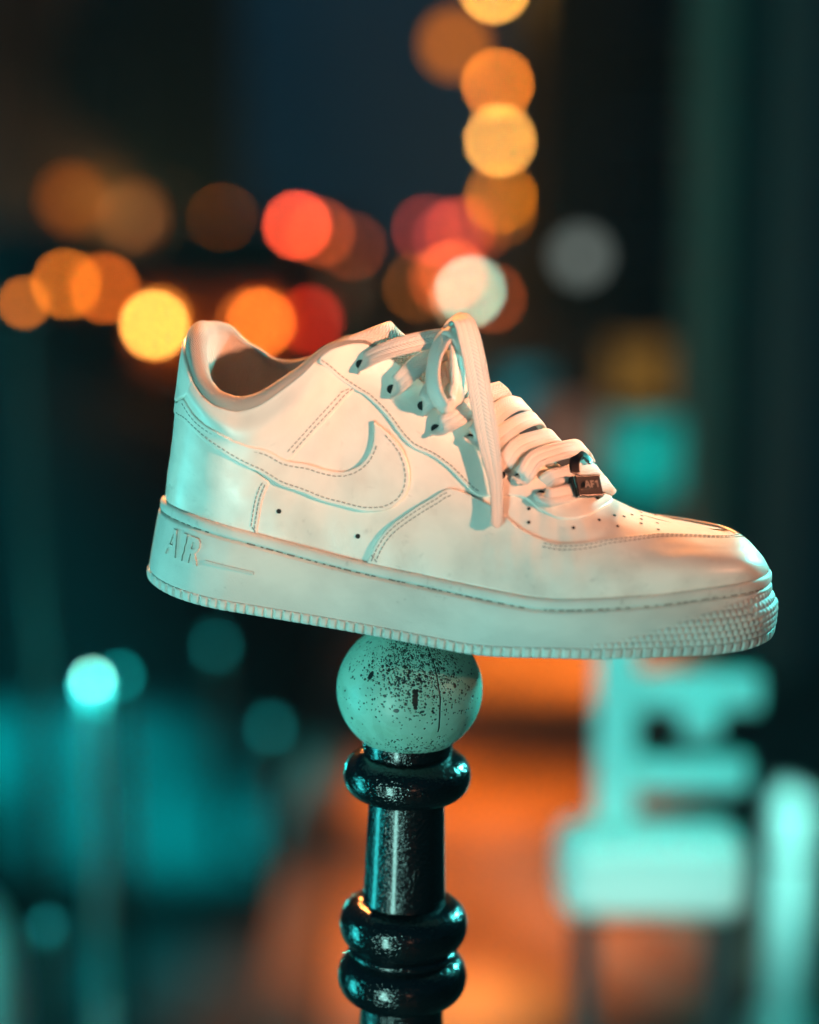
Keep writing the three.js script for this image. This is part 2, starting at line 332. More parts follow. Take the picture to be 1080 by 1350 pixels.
// stitching
const closed = (poly, a, b) => { const i = nearest(poly, a), j = nearest(poly, b), out = []; for (let k = i; ; k = (k + 1) % poly.length) { out.push(poly[k]); if (k === j) break; } return out; };
function nearest(poly, p) { let b = 0, d = 1e9; poly.forEach((q, i) => { const e = ((q[0] - p[0]) * 0.36) ** 2 + ((q[1] - p[1]) * 0.085) ** 2; if (e < d) { d = e; b = i; } }); return b; }
const mm = 0.001;
const stitchRow = (list, poly, a, b, d, h, pitch) => stitches(closed(inset(poly, d), a, b).filter((_, i, l) => i % 2 === 0 || i === l.length - 1), h, pitch, list);
{
  const sw = [], ey = [], co = [], he = [], mu = [];
  stitchRow(sw, swPoly, [.938, .79], [.6439, .5262], 2.2 * mm, 1.4 * mm, 2.5 * mm);
  stitchRow(sw, swPoly, [.6223, .5831], [.955, .60], 2.0 * mm, 1.4 * mm, 2.5 * mm);
  tag(mesh('emblem_stitching', merge(sw), threadMat, shoe), null, null, null, 'stuff');
  stitchRow(ey, eyeLat, [.735, .96], [.5036, .477], 1.8 * mm, 1.1 * mm, 2.3 * mm);
  tag(mesh('eyestay_stitching', merge(ey), threadMat, shoe), null, null, null, 'stuff');
  stitchRow(co, collarPoly, [.6798, .7278], [.7547, .469], 1.6 * mm, 0.6 * mm, 2.4 * mm);
  stitchRow(co, collarPoly, [.6798, .7278], [.7547, .469], 3.6 * mm, 0.6 * mm, 2.4 * mm);
  tag(mesh('seam_stitching', merge(co), threadMat, shoe), null, null, null, 'stuff');
  stitchRow(he, counterPoly, [.7905, 0.02], [.7823, .35], 1.5 * mm, 0.7 * mm, 2.2 * mm);
  stitchRow(he, counterPoly, [.7905, 0.02], [.7823, .35], 3.2 * mm, 0.7 * mm, 2.2 * mm);
  tag(mesh('heel_stitching', merge(he), threadMat, shoe), null, null, null, 'stuff');
  stitchRow(mu, mudPoly, [.626, 0.03], [.5416, .4527], 1.7 * mm, 1.4 * mm, 2.3 * mm);
  stitchRow(mu, mudPoly, [.626, 0.03], [.5416, .4527], 3.6 * mm, 1.4 * mm, 2.3 * mm);
  stitchRow(mu, mudPoly, [.40, .37], [-.2, .69], 1.6 * mm, 1.4 * mm, 2.3 * mm);
  stitchRow(mu, mudPoly, [.40, .37], [-.2, .69], 3.2 * mm, 1.4 * mm, 2.3 * mm);
  tag(mesh('toe_stitching', merge(mu), threadMat, shoe), null, null, null, 'stuff');
}
// holes
function hole(name, s, t, r, h) {
  const m = mesh(name, new THREE.LatheGeometry([[0.0001, 0.03], [0.6, 0.04], [0.92, 0.07], [1.0, 0.09], [1.04, 0.0]].map(([a, b]) => new THREE.Vector2(a * r, b * r)), 20), darkMat, shoe);
  m.position.copy(S(s, t, h)); m.quaternion.setFromUnitVectors(V(0, 1, 0), normalAt(s, t));
  return m;
}
for (const [s, t] of [[.7635, .1659], [.6467, .0991]]) hole('vent_hole', s, t, 0.0011, 0.0001);
for (const [s, t] of [[.6776, .867], [.6295, .8157], [.59, .831], [.5695, .7416], [.5258, .816], [.4788, .6734], [.454, .7237], [.4197, .6665]]) { hole('eyelet', s, t, 0.0021, 0.00115); hole('eyelet', -s, t, 0.0021, 0.00115); }
for (const [s, t] of [[.4324, .5315], [.4284, .4416], [.365, .4882], [.3265, .5951], [.2969, .5819], [.283, .7445], [.2419, .95], [.2552, .737], [.2289, .7095], [.265, .86], [.30, .70], [.25, .84], [.22, .87]]) for (const q of [1, -1]) hole('perforation', s * q, t, 0.00075, 0.0002);


// ------------------------------------------------------------------ collar lining, insole
function collarRing(s) {
  const T = topAt(s), e = 2e-3, a = topAt(s - e), b = topAt(s + e), d = b.sub(a).normalize();
  const up = S0(s, 1).sub(S0(s, 0.94)).normalize(), inn = d.clone().cross(up).normalize();
  const c = V(lerp(0.045, T.x, 0.3), T.y, 0).sub(T); if (inn.dot(c) < 0) inn.multiplyScalar(-1);
  return { T, up, inn };
}
{
  const s0 = 0.665, s1 = 2 - s0, prof = (s) => { const [a] = fold(s); return 0.0012 + 0.0032 * smooth(a, 0.68, 0.80) + 0.0008 * smooth(a, 0.9, 1); };
  mesh('collar_lining', gridGeo(220, 44, (i, j) => {
    const s = lerp(s0, s1, i), { T, up, inn } = collarRing(s), r = prof(s);
    if (j < 0.6) { const th = lerp(-0.25, 1.0, j / 0.6) * PI; return T.clone().addScaledVector(inn, r * (1 - Math.cos(th)) - 0.0003).addScaledVector(up, r * 0.35 + r * 1.15 * Math.sin(th)); }
    const k = (j - 0.6) / 0.4, end = T.clone().addScaledVector(inn, 2 * r - 0.0003).addScaledVector(up, r * 0.35);
    const floor = V(lerp(end.x, 0.045, 0.1), 0.046, end.z * 0.86);
    return end.lerp(floor, k * k * 0.4 + k * 0.6);
  }, (i, j) => [i * 0.32, j * 0.07]), lining, shoe);
  mesh('insole', gridGeo(40, 8, (i, j) => { const s = lerp(0.3, 1, i), p = baseAt(s); return V(p.x, 0.046, lerp(-1, 1, j) * p.z * 0.95); }), lining, shoe);
}

// ------------------------------------------------------------------ sole
const LOOP = 1500, loopPts = [];
{
  const dense = []; for (let i = 0; i <= 6000; i++) dense.push(baseAt(-1 + (2 * i) / 6000));
  const acc = [0]; for (let i = 1; i < dense.length; i++) acc.push(acc[i - 1] + Math.hypot(dense[i].x - dense[i - 1].x, dense[i].z - dense[i - 1].z));
  const total = acc[acc.length - 1]; let k = 0;
  for (let i = 0; i < LOOP; i++) {
    const at = (i / LOOP) * total; while (acc[k + 1] < at) k++;
    const f = (at - acc[k]) / (acc[k + 1] - acc[k]); loopPts.push(dense[k].clone().lerp(dense[k + 1], f));
  }
  loopPts.total = total;
}
const loopN = loopPts.map((p, i) => { const w = 12; let d = V(0, 0, 0); d.subVectors(loopPts[(i + w) % LOOP], loopPts[(i - w + LOOP) % LOOP]); return V(d.z, 0, -d.x).normalize(); });
if (loopN[LOOP >> 1].x < 0) loopN.forEach((n) => n.multiplyScalar(-1));
function solePoint(i, off, y) { const p = loopPts[i % LOOP], n = loopN[i % LOOP]; return V(p.x + n.x * off, y, p.z + n.z * off); }
const toeK = (x) => smooth(x, 0.225, 0.285);
function rowsToGeo(rows, disp) {
  return gridGeo(LOOP, rows.length - 1, (a, b) => {
    const i = Math.round(a * LOOP) % LOOP, r = rows[Math.round(b * (rows.length - 1))], p = loopPts[i], yb = fYb(p.x), yo = fYo(p.x), k = toeK(p.x);
    const [off, y] = r(yb, yo, k, p.x);
    const q = solePoint(i, 0.001 * off, y);
    if (disp) { const d = disp(i, b, q, yb, yo, k); q.addScaledVector(loopN[i], d); }
    return q;
  }, (a, b) => [a * loopPts.total, b * 0.04], true);
}
{
  const mm = 0.001, rows = [];
  for (const [o, dy] of [[-2, -1.5], [-1, 0.4], [0.4, 0.6], [1.4, 0.35], [2.1, -0.2], [2.5, -0.9], [2.65, -1.8], [2.7, -3], [2.65, -4], [2.3, -4.5], [1.7, -4.8], [1.7, -5.1], [2.5, -5.5], [3.0, -6.2]])
    rows.push((yb, yo, k) => [o + 0.5 * k * clamp(-dy / 5, 0, 1), yb + dy * mm]);
  const N = 46;
  for (let j = 1; j <= N; j++) rows.push((yb, yo, k) => { const f = j / N, y = lerp(yb - 6.2 * mm, yo + 5.2 * mm, f); return [3.0 + 1.5 * Math.pow(f, 0.8) + k * 3.6 * smooth(f, 0.05, 0.5) , y]; });
  const total = loopPts.total;
  mesh('midsole', rowsToGeo(rows, (i, b, q, yb, yo, k) => {
    const x = loopPts[i].x; if (x < 0.2) return 0;
    const low = yo + 0.0052, hgt = q.y - low, top = 0.0025 + 0.017 * smooth(x, 0.205, 0.285);
    const m = smooth(hgt, -0.0005, 0.0012) * (1 - smooth(hgt, top - 0.002, top)) * smooth(x, 0.2, 0.225);
    if (m <= 0) return 0;
    const u = (i / LOOP) * total / 0.0029, v = hgt / 0.0030, row = Math.floor(v), a = Math.abs(Math.sin(PI * (u + (row % 2) * 0.5))), c = Math.abs(Math.sin(PI * v));
    return m * (0.0011 * Math.pow(a * c, 0.6) - 0.0003);
  }), rubber, shoe);
  const out = [];
  for (const [o, dy] of [[3.6, 5.4], [4.6, 5.15]]) out.push((yb, yo, k) => [o + 3.6 * k, yo + dy * mm]);
  for (const [o, dy] of [[5.0, 4.8], [5.15, 4.2], [5.2, 3.6], [5.2, 3.0], [5.2, 2.4], [5.1, 1.8], [4.95, 1.2], [4.6, 0.7], [4.0, 0.25], [3.2, 0.02], [2.0, -0.15], [-4, -0.3], [-14, -0.2]]) out.push((yb, yo, k, x) => [o + 3.4 * k, yo + dy * mm + (o < 5 && x < 0.03 ? 0 : 0)]);
  mesh('outsole', rowsToGeo(out, (i, b, q, yb, yo, k) => {
    const u = ((i / LOOP) * total) / 0.0043, w = Math.abs(((u % 1) + 1) % 1 - 0.5) * 2, g = 1 - smooth(w, 0.16, 0.3);
    const hgt = q.y - yo, m = b > 0.05 && b < 0.83 ? 1 : 0;
    return -0.0011 * g * m * (1 - smooth(hgt, 0.0042, 0.0049));
  }), rubber, shoe);
  mesh('outsole_tread', gridGeo(80, 6, (i, j) => { const s = lerp(0.02, 0.99, i), p = baseAt(s); return V(p.x, fYo(p.x) + 0.0003, lerp(-1, 1, j) * p.z * 0.92); }, null, true), rubber, shoe);
}
{
  const dirt = std({ name: 'groove_dirt', color: C(.2, .19, .17), roughness: .95 }), l = [];
  for (let i = 0; i < LOOP;) {
    const n = 3 + Math.floor(rnd() * 7), gap = 2 + Math.floor(rnd() * 5), p = loopPts[i];
    if (rnd() < 0.85) { const pts = []; for (let k = 0; k <= n; k++) { const j = (i + k) % LOOP, x = loopPts[j].x; pts.push(solePoint(j, 0.00195 + 0.0003 * toeK(x), fYb(x) - 0.00495 + 0.00015 * (rnd() - .5))); } l.push(new THREE.TubeGeometry(new THREE.CatmullRomCurve3(pts), n, 0.00022 + 0.0002 * rnd(), 5)); }
    i += n + gap;
  }
  tag(mesh('groove_stitching', merge(l), dirt, shoe), null, null, null, 'stuff');
}
// ------------------------------------------------------------------ tongue and laces
function sweep(pts, nrm, w, th, { n = 60, wEnd, square = 3, twist } = {}) {
  const curve = new THREE.CatmullRomCurve3(pts.map((p) => V(...p)), false, 'centripetal'), nc = Array.isArray(nrm[0]) ? new THREE.CatmullRomCurve3(nrm.map((p) => V(...p)), false, 'centripetal') : null;
  const len = curve.getLength(), M = 20;
  const width = typeof w === 'function' ? w : () => w;
  const at = (i) => { const p = curve.getPoint(i), T = curve.getTangent(i).normalize(), N = (nc ? nc.getPoint(i) : V(...nrm)).clone(); N.addScaledVector(T, -N.dot(T)).normalize(); return { p, T, N, B: T.clone().cross(N) }; };
  const g = gridGeo(n, M, (i, j) => {
    const { p, N, B } = at(i), a = j * 2 * PI, c = Math.cos(a), s = Math.sin(a), q = 2 / square, e = smooth(i, 0, 0.015) * (1 - smooth(i, 0.985, 1));
    const x = Math.sign(c) * Math.pow(Math.abs(c), q), y = Math.sign(s) * Math.pow(Math.abs(s), 0.5), ww = width(i) / 2, k = lerp(0.35, 1, e);
    return p.clone().addScaledVector(B, x * ww * k).addScaledVector(N, y * th / 2 * k * (1 - 0.12 * Math.cos(x * PI)));
  }, (i, j) => [i * len, j * 2 * width(0.5)]);
  // fan caps
  return g;
}
{
  // the tongue: a padded arch down the throat
  const cl = new THREE.CatmullRomCurve3([V(.207, .0735, 0), V(.19, .0825, 0), V(.175, .0905, 0), V(.16, .0990, 0), V(.145, .1085, 0), V(.13, .1180, 0), V(.115, .1275, 0), V(.103, .1355, 0), V(.0945, .1415, -.001)], false, 'centripetal');
  const wid = (b) => 0.009 + 0.0075 * smooth(b, 0, 0.5) + 0.011 * smooth(b, .72, 1), arch = (b) => 0.007 + 0.008 * smooth(b, 0, 0.6), thick = (b) => 0.003 + 0.006 * smooth(b, 0.3, 0.9);
  const pt = (b, a, o) => { const p = cl.getPoint(b), T = cl.getTangent(b), N = V(-T.y, T.x, 0).normalize(); if (N.y < 0) N.multiplyScalar(-1); return V(p.x - 0.012 * b * a * a, p.y, p.z + a * wid(b)).addScaledVector(N, -arch(b) * a * a * (0.6 + 0.4 * a * a) + o + 0.0006 * noise(a * 3, b * 6, 2)); };
  const shell = gridGeo(70, 60, (i, j) => { // cross-section ring: outer side, rounded edge, inner side
    const b = i, ang = j * 2 * PI, a = Math.cos(ang), e = Math.sin(ang), end = Math.sqrt(Math.max(0, 1 - smooth(b, 0.955, 1) ** 2));
    return pt(b, Math.sign(a) * Math.pow(Math.abs(a), 0.75) * (0.96 + 0.04 * end), -thick(b) * 0.5 + Math.sign(e) * Math.pow(Math.abs(e), 0.7) * thick(b) * 0.5 * Math.max(0.02, end));
  }, (i, j) => [i * 0.14, j * 0.13], false);
  mesh('tongue', shell, tongueMat, shoe);
}
const LP = {
  hang: [[0.1248, 0.1319, 0.014], [0.1248, 0.1409, 0.013], [0.127, 0.1466, 0.016], [0.1313, 0.1464, 0.021], [0.1353, 0.1393, 0.024], [0.14, 0.127, 0.0255], [0.145, 0.1123, 0.0265], [0.1495, 0.0986, 0.028], [0.1538, 0.0871, 0.031], [0.1564, 0.0795, 0.0335], [0.1586, 0.0705, 0.0365], [0.1606, 0.0586, 0.0405]],
  loop: [[0.129, 0.1403, 0.016], [0.125, 0.1389, 0.02], [0.1219, 0.1318, 0.0245], [0.1215, 0.122, 0.028], [0.1245, 0.1127, 0.031], [0.1294, 0.1079, 0.031], [0.1329, 0.1107, 0.029], [0.1334, 0.1182, 0.027], [0.1315, 0.1273, 0.024], [0.1297, 0.1354, 0.02]],
  loop2: [[0.1299, 0.1363, 0.016], [0.1276, 0.1323, 0.014], [0.1264, 0.1242, 0.0155], [0.1282, 0.1161, 0.019], [0.1319, 0.1108, 0.0205], [0.1345, 0.1135, 0.019], [0.1339, 0.1236, 0.016], [0.1313, 0.1329, 0.014]],
  top: [[0.0882, 0.1191, 0.022], [0.0901, 0.1224, 0.0262], [0.096, 0.1267, 0.0255], [0.1054, 0.1313, 0.0225], [0.1149, 0.1349, 0.018], [0.1246, 0.1374, 0.013], [0.132, 0.136, 0.006]],
  e2: [[0.1037, 0.1102, 0.0215], [0.1062, 0.1141, 0.0268], [0.1102, 0.1194, 0.025], [0.1151, 0.1253, 0.02], [0.1217, 0.1295, 0.015], [0.1286, 0.1314, 0.008]],
  e3: [[0.1185, 0.1043, 0.021], [0.1205, 0.1086, 0.0264], [0.1225, 0.1149, 0.024], [0.1255, 0.1219, 0.018], [0.1302, 0.1262, 0.01]],
  e4: [[0.1263, 0.0951, 0.0225], [0.129, 0.099, 0.0285], [0.1343, 0.1028, 0.027], [0.1394, 0.1074, 0.021], [0.1456, 0.1138, 0.012], [0.1542, 0.1176, 0.0]],
  e5: [[0.1425, 0.0928, 0.0205], [0.1448, 0.0967, 0.0265], [0.1481, 0.1021, 0.0245], [0.1525, 0.1074, 0.018], [0.1584, 0.1115, 0.008], [0.1644, 0.1104, -0.006]],
  rowA: [[0.1499, 0.0881, 0.0215], [0.1527, 0.0943, 0.0255], [0.1579, 0.1001, 0.0205], [0.1645, 0.1046, 0.011], [0.1703, 0.1052, -0.002], [0.1738, 0.0981, -0.016]],
  rowB: [[0.1581, 0.0792, 0.0245], [0.1598, 0.0872, 0.0275], [0.1637, 0.0938, 0.022], [0.1712, 0.0974, 0.013], [0.1792, 0.0988, 0.002], [0.1827, 0.0923, -0.014]],
  rowC: [[0.1664, 0.0789, 0.0235], [0.1691, 0.0829, 0.0285], [0.1722, 0.0891, 0.0245], [0.1788, 0.0924, 0.018], [0.187, 0.0948, 0.0095], [0.1932, 0.0952, -0.001], [0.1969, 0.0894, -0.014]],
  rowD1: [[0.1775, 0.0729, 0.026], [0.1809, 0.0743, 0.0315], [0.1855, 0.0754, 0.029], [0.192, 0.0772, 0.0225], [0.1992, 0.0799, 0.0145], [0.2051, 0.0805, 0.002], [0.2086, 0.0768, -0.01]],
  rowD2: [[0.1779, 0.0785, 0.0225], [0.1816, 0.0819, 0.0225], [0.1871, 0.0836, 0.0185], [0.1927, 0.0857, 0.012], [0.1974, 0.0866, 0.003], [0.2022, 0.0832, -0.012]],

};
const OUT = [.35, .75, .55];
const row = (name, n, w = 0.0095, th = 0.0014) => mesh('lace', sweep(LP[name], n, w, th, { n: 70 }), laceMat, shoe);
row('top', [[-.2, .6, .8], [-.2, .7, .7], [-.1, .5, .85], [.1, .5, .85], [.2, .6, .7]]);
row('e2', [[-.2, .5, .85], [0, .55, .8], [.2, .8, .5]]); row('e3', [[-.2, .4, .9], [.2, .6, .7]]);
row('e4', [[.1, .5, .8], [.3, .7, .6], [.4, .8, .3]]); row('e5', [[.2, .5, .8], [.4, .75, .5], [.5, .8, .2]]);
row('rowA', [[.3, .5, .8], [.45, .75, .5], [.5, .85, .1]], 0.0084, 0.0020); row('rowB', [[.3, .4, .85], [.45, .7, .55], [.5, .85, .1]], 0.0084, 0.0020); row('rowC', [[.3, .5, .8], [.45, .7, .55], [.5, .85, .1]], 0.0092, 0.0024);
row('rowD1', [[.3, .5, .8], [.5, .65, .55], [.6, .75, .1]], 0.0085, 0.0048); row('rowD2', [[.3, .5, .8], [.5, .7, .5], [.6, .75, .1]], 0.0085, 0.0040);
tag(mesh('lace_end', sweep(LP.hang, [[-.6, .2, .8], [-.5, .7, .5], [-.1, .9, .4], [.1, .5, .85], [.05, .15, 1], [.05, .1, 1], [.1, .1, 1], [.15, .12, 1], [.25, .12, .95]], (i) => lerp(0.0104, 0.0056, smooth(i, 0.6, 0.92)), 0.0010, { n: 160 }), laceMat, shoe), 'flat woven lace end hanging down over the side');
tag(mesh('lace_loop', sweep(LP.loop, [[.2, .9, .3], [-.4, .7, .6], [-.75, .25, .6], [-.7, -.1, .7], [-.4, -.6, .6], [.2, -.8, .4], [.7, -.2, .5], [.7, .1, .5]], 0.0095, 0.0018, { n: 120 }), laceMat, shoe), 'short round lace loop under the knot');
mesh('lace_loop', sweep(LP.loop2, [[-.2, .9, .3], [-.8, .25, .4], [-.6, -.4, .5], [.2, -.8, .4], [.7, 0, .4]], 0.008, 0.0018, { n: 80 }), laceMat, shoe);
mesh('lace_knot', sweep([[.122, .1375, .013], [.126, .1415, .018], [.1305, .139, .021], [.1325, .133, .018], [.130, .129, .012]], [[-.5, .8, .3], [-.1, .9, .5], [.4, .6, .7], [.7, .1, .6]], 0.009, 0.003, { n: 60 }), laceMat, shoe);
// metal lace tag with small letters
const font = await new FontLoader().loadAsync('fonts/droid/droid_sans_bold.typeface.json');
{
  const g = new THREE.Group(); g.name = 'lace_tag'; shoe.add(g);
  const N = V(.42, .52, .74).normalize(), X = V(.93, .12, -.35); X.addScaledVector(N, -X.dot(N)).normalize(); const Y = N.clone().cross(X);
  g.matrixAutoUpdate = true; g.position.set(.1990, .0820, .0235); g.quaternion.setFromRotationMatrix(new THREE.Matrix4().makeBasis(X, Y, N)); g.rotateZ(R(4));
  const pl = new RoundedBoxGeometry(0.0135, 0.0105, 0.0016, 3, 0.0006); bend(pl, 0.012);
  mesh('tag_plate', pl, steel, g);
  for (const s of [-1, 1]) { const side = new RoundedBoxGeometry(0.0012, 0.0105, 0.006, 2, 0.0005); side.translate(s * 0.0068, 0, -0.0052); mesh('tag_side', side, steel, g); }
  for (const s of [-1, 1]) { const rim = new RoundedBoxGeometry(0.0135, 0.0006, 0.0007, 2, 0.0002); rim.translate(0, s * 0.0046, 0.0009); bend(rim, 0.012); mesh('tag_rim', rim, steel, g); }
  const tx = new TextGeometry('AF1', { font, size: 0.0032, depth: 0.0004, curveSegments: 3 }); tx.computeBoundingBox(); tx.translate(-tx.boundingBox.max.x / 2, -0.0016, 0.0006);
  mesh('tag_letters', tx, std({ color: C(0.62, 0.56, 0.5), metalness: 1, roughness: 0.3 }), g);
  function bend(geo, r) { const p = geo.attributes.position; for (let i = 0; i < p.count; i++) { const x = p.getX(i), z = p.getZ(i), a = x / r; p.setXYZ(i, Math.sin(a) * (r + z) * 1, p.getY(i), Math.cos(a) * (r + z) - r); } geo.computeVertexNormals(); }
  const arch = sweep([[.1915, .0845, .0175], [.1905, .0905, .0135], [.1935, .0930, .0080], [.1985, .0895, .0085]], [[.3, .6, .7], [.1, .8, .5], [.5, .8, .2]], 0.005, 0.0012, { n: 30 });
  mesh('tag_strap', arch, steel, shoe);
}
// raised letters and bar on the heel of the midsole
{
  const side = (a, y) => { // a: metres along the sole edge from the heel, y: fraction up the wall (0 bottom, 1 top)
    let i0 = 0, best = 1e9; for (let i = 0; i < LOOP; i++) { const p = loopPts[i]; if (p.z > 0 && Math.abs(p.x - a) < best && p.x < 0.2) { best = Math.abs(p.x - a); i0 = i; } }
    const p = loopPts[i0], yb = fYb(p.x), yo = fYo(p.x), yy = lerp(yo + 0.0052, yb - 0.0062, y), f = 1 - y;
    return { p: solePoint(i0, 0.001 * (3.0 + 1.5 * Math.pow(f, 0.8)), yy), n: loopN[i0] };
  };
  const wrap = (geo, depthScale = 1) => { const q = geo.attributes.position; for (let i = 0; i < q.count; i++) { const { p, n } = side(q.getX(i), q.getY(i)); p.addScaledVector(n, q.getZ(i) * depthScale); q.setXYZ(i, p.x, p.y, p.z); } geo.computeVertexNormals(); return geo; };
  const letter = (ch, x0, w) => {
    const g = ch === 'I' ? new THREE.BoxGeometry(1, 1, 0.0012, 2, 12, 1).translate(0.5, 0.5, 0.0006) : new TextGeometry(ch, { font, size: 1, depth: 0.0012, curveSegments: 8 });
    g.computeBoundingBox(); const bb = g.boundingBox, q = g.attributes.position;
    for (let i = 0; i < q.count; i++) { const u = (q.getX(i) - bb.min.x) / (bb.max.x - bb.min.x), v = (q.getY(i) - bb.min.y) / (bb.max.y - bb.min.y); q.setXYZ(i, x0 + w * u + 0.0012 * v, 0.46 + 0.45 * v, q.getZ(i) - 0.0002); }
    mesh('raised_letter', wrap(g), rubber, shoe);
  };
  letter('A', 0.0108, 0.0066); letter('I', 0.0185, 0.0022); letter('R', 0.0222, 0.0058);
  const bar = new THREE.BoxGeometry(0.023, 0.055, 0.0007, 40, 1, 1); bar.translate(0.0425, 0.565, 0.0001);
  mesh('raised_bar', wrap(bar), rubber, shoe);
}


// ------------------------------------------------------------------ the post
const post = thing('bollard', 'glossy black iron bollard with a speckled white ball top carrying the sneaker', 'bollard', [0, 0, 0]);
{
  const pebble = dataTex(512, (u, v) => 0.5 + 0.9 * fbm(u, v, 22, 3, 5) + 0.3 * fbm(u, v, 60, 2, 15), { repeat: [25, 25] });
  const black = phys({ name: 'black_gloss_paint', color: C(0.003, 0.006, 0.008), roughness: 0.16, clearcoat: 0.6, clearcoatRoughness: 0.12, bumpMap: pebble, bumpScale: 0.0007 });
  post.position.set(-0.0236, 0, 0); post.rotation.z = -R(1.4);
  const lathe = (pts, n = 72) => { const g = new THREE.LatheGeometry(pts.map((p) => new THREE.Vector2(p[0], p[1])), n), q = g.attributes.position, u = g.attributes.uv; for (let i = 0; i < q.count; i++) u.setXY(i, u.getX(i) * 0.12, q.getY(i)); return g; };
  const bead = (yc, h, rIn, rOut, n = 18) => { const a = []; for (let i = 0; i <= n; i++) { const t = -PI / 2 + (PI * i) / n; a.push([rIn + (rOut - rIn) * Math.pow(Math.cos(t), 0.75), yc + h * Math.sin(t)]); } return a; };
  const seg = (a, b, n) => { const l = []; for (let i = 0; i <= n; i++) l.push([lerp(a[0], b[0], i / n), lerp(a[1], b[1], i / n)]); return l; };
  mesh('shaft', lathe([...seg([0.034, 0.3], [0.0212, 0.79], 20), ...seg([0.0205, 0.802], [0.0205, 0.862], 8), ...seg([0.0202, 0.862], [0.0184, 0.912], 24), [0.0195, 0.93], [0.0215, 0.937], [0.0212, 0.943]]), black, post);
  mesh('ring_moulding', lathe(bead(0.9252, 0.0113, 0.017, 0.0308)), black, post);
  mesh('ring_moulding', lathe(bead(0.8496, 0.0122, 0.018, 0.0314)), black, post);
  mesh('ring_moulding', lathe(bead(0.8228, 0.0122, 0.018, 0.0318)), black, post);
  mesh('ring_moulding', lathe(bead(0.8360, 0.0040, 0.018, 0.0268)), black, post);
  mesh('foot', lathe([[0.001, 0], [0.075, 0], [0.075, 0.03], [0.06, 0.05], [0.05, 0.12], [0.055, 0.14], [0.05, 0.16], [0.04, 0.3], [0.03, 0.305]]), black, post);
  // ball: white paint worn through in black specks
  const W = 1024, Hh = 512, cv = document.createElement('canvas'); cv.width = W; cv.height = Hh; const c = cv.getContext('2d');
  c.fillStyle = 'rgb(208,206,192)'; c.fillRect(0, 0, W, Hh);
  for (let i = 0; i < 500; i++) { c.fillStyle = `rgba(120,120,100,${0.03 + 0.05 * rnd()})`; c.beginPath(); c.ellipse(rnd() * W, rnd() * Hh, 8 + rnd() * 40, 5 + rnd() * 20, rnd() * 3, 0, 7); c.fill(); }
  // u of the point facing the camera: sphere uv starts at -x and turns through +z at u = 0.25
  const speck = (u, v, r) => { c.beginPath(); c.ellipse(u * W, v * Hh, r * (0.6 + 0.8 * rnd()), r * (0.7 + rnd()), rnd() * 3, 0, 7); c.fill(); };
  for (let i = 0; i < 17000; i++) {
    const u = 0.25 + (rnd() - 0.5) * 0.62, v = 0.08 + 0.8 * rnd(), d = Math.exp(-(((u - 0.275) / 0.085) ** 2)) * smooth(0.62 - v, 0, 0.3) + 0.55 * smooth(v, 0.62, 0.8) * Math.exp(-(((u - 0.27) / 0.11) ** 2)) + 0.03;
    if (rnd() < d * (v < 0.4 ? 1.5 : 0.8)) { c.fillStyle = `rgba(${10 + 20 * rnd()},${14 + 20 * rnd()},${16 + 20 * rnd()},${0.75 + 0.25 * rnd()})`; speck(u, v, 0.9 + 3.2 * rnd() * rnd() * rnd()); }
  }
  c.fillStyle = 'rgb(12,14,16)';
  for (let i = 0; i < 46; i++) speck(0.262 + 0.008 * (rnd() - 0.5), 0.46 + 0.09 * (rnd() - 0.5), 2 + 1.5 * rnd());
  c.save(); c.translate(0.155 * W, 0.365 * Hh); c.rotate(0.35); c.beginPath(); c.ellipse(0, 0, 6, 11, 0, 0, 7); c.fill(); c.restore();
  c.strokeStyle = 'rgb(12,14,16)'; c.lineWidth = 2.6; c.beginPath(); c.moveTo(0.312 * W, 0.1 * Hh);
  for (let k = 1; k <= 20; k++) c.lineTo((0.312 + 0.006 * (k / 20) + 0.0025 * (rnd() - 0.5)) * W, (0.1 + 0.53 * k / 20) * Hh);
  c.stroke();
  const bt = new THREE.CanvasTexture(cv); bt.colorSpace = THREE.SRGBColorSpace; bt.wrapS = THREE.RepeatWrapping;
  const chip = dataTex(256, (u, v) => 0.5 + 0.6 * fbm(u, v, 12, 3, 25), { repeat: [4, 2] });
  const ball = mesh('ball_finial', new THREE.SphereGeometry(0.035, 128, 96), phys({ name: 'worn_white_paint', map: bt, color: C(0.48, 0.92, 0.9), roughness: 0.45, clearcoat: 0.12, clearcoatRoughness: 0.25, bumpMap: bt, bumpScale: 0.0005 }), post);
  ball.position.set(0.0, 0.9680, 0); ball.scale.set(1, 0.93, 1); ball.rotation.z = R(1.4);
}
// WORLD-BEGIN
// ------------------------------------------------------------------ the street behind, far out of focus
// point of the place seen at (x, y) of the 1080 x 1350 photograph, at a depth in metres in front of the camera
const at = (x, y, d) => V((x - 540) / 2250 * d, -(y - 675) / 2250 * d, -d).applyEuler(camera.rotation).add(camera.position);
const asphaltTex = dataTex(512, (u, v) => { const k = clamp(0.5 + 0.5 * fbm(u, v, 5, 5, 40) + 0.2 * fbm(u, v, 60, 2, 41), 0, 1); return [k, k, k]; }, { repeat: [0.5, 0.5] });
const slabTex = dataTex(512, (u, v) => { const n = fbm(u, v, 3, 5, 140), k = clamp(0.6 + 0.95 * n, 0.05, 1); return [k, k * 0.97, k * 0.93]; }, { srgb: true, repeat: [0.55, 0.55] });
const wetTex = dataTex(256, (u, v) => clamp(0.55 + 0.7 * fbm(u, v, 4, 4, 60), 0.12, 1), { repeat: [0.4, 0.4] });
const asphalt = phys({ specularIntensity: 0.1, name: 'wet_asphalt', color: C(0.03, 0.034, 0.038), map: asphaltTex, roughness: 0.9, bumpMap: asphaltTex, bumpScale: 0.004 });
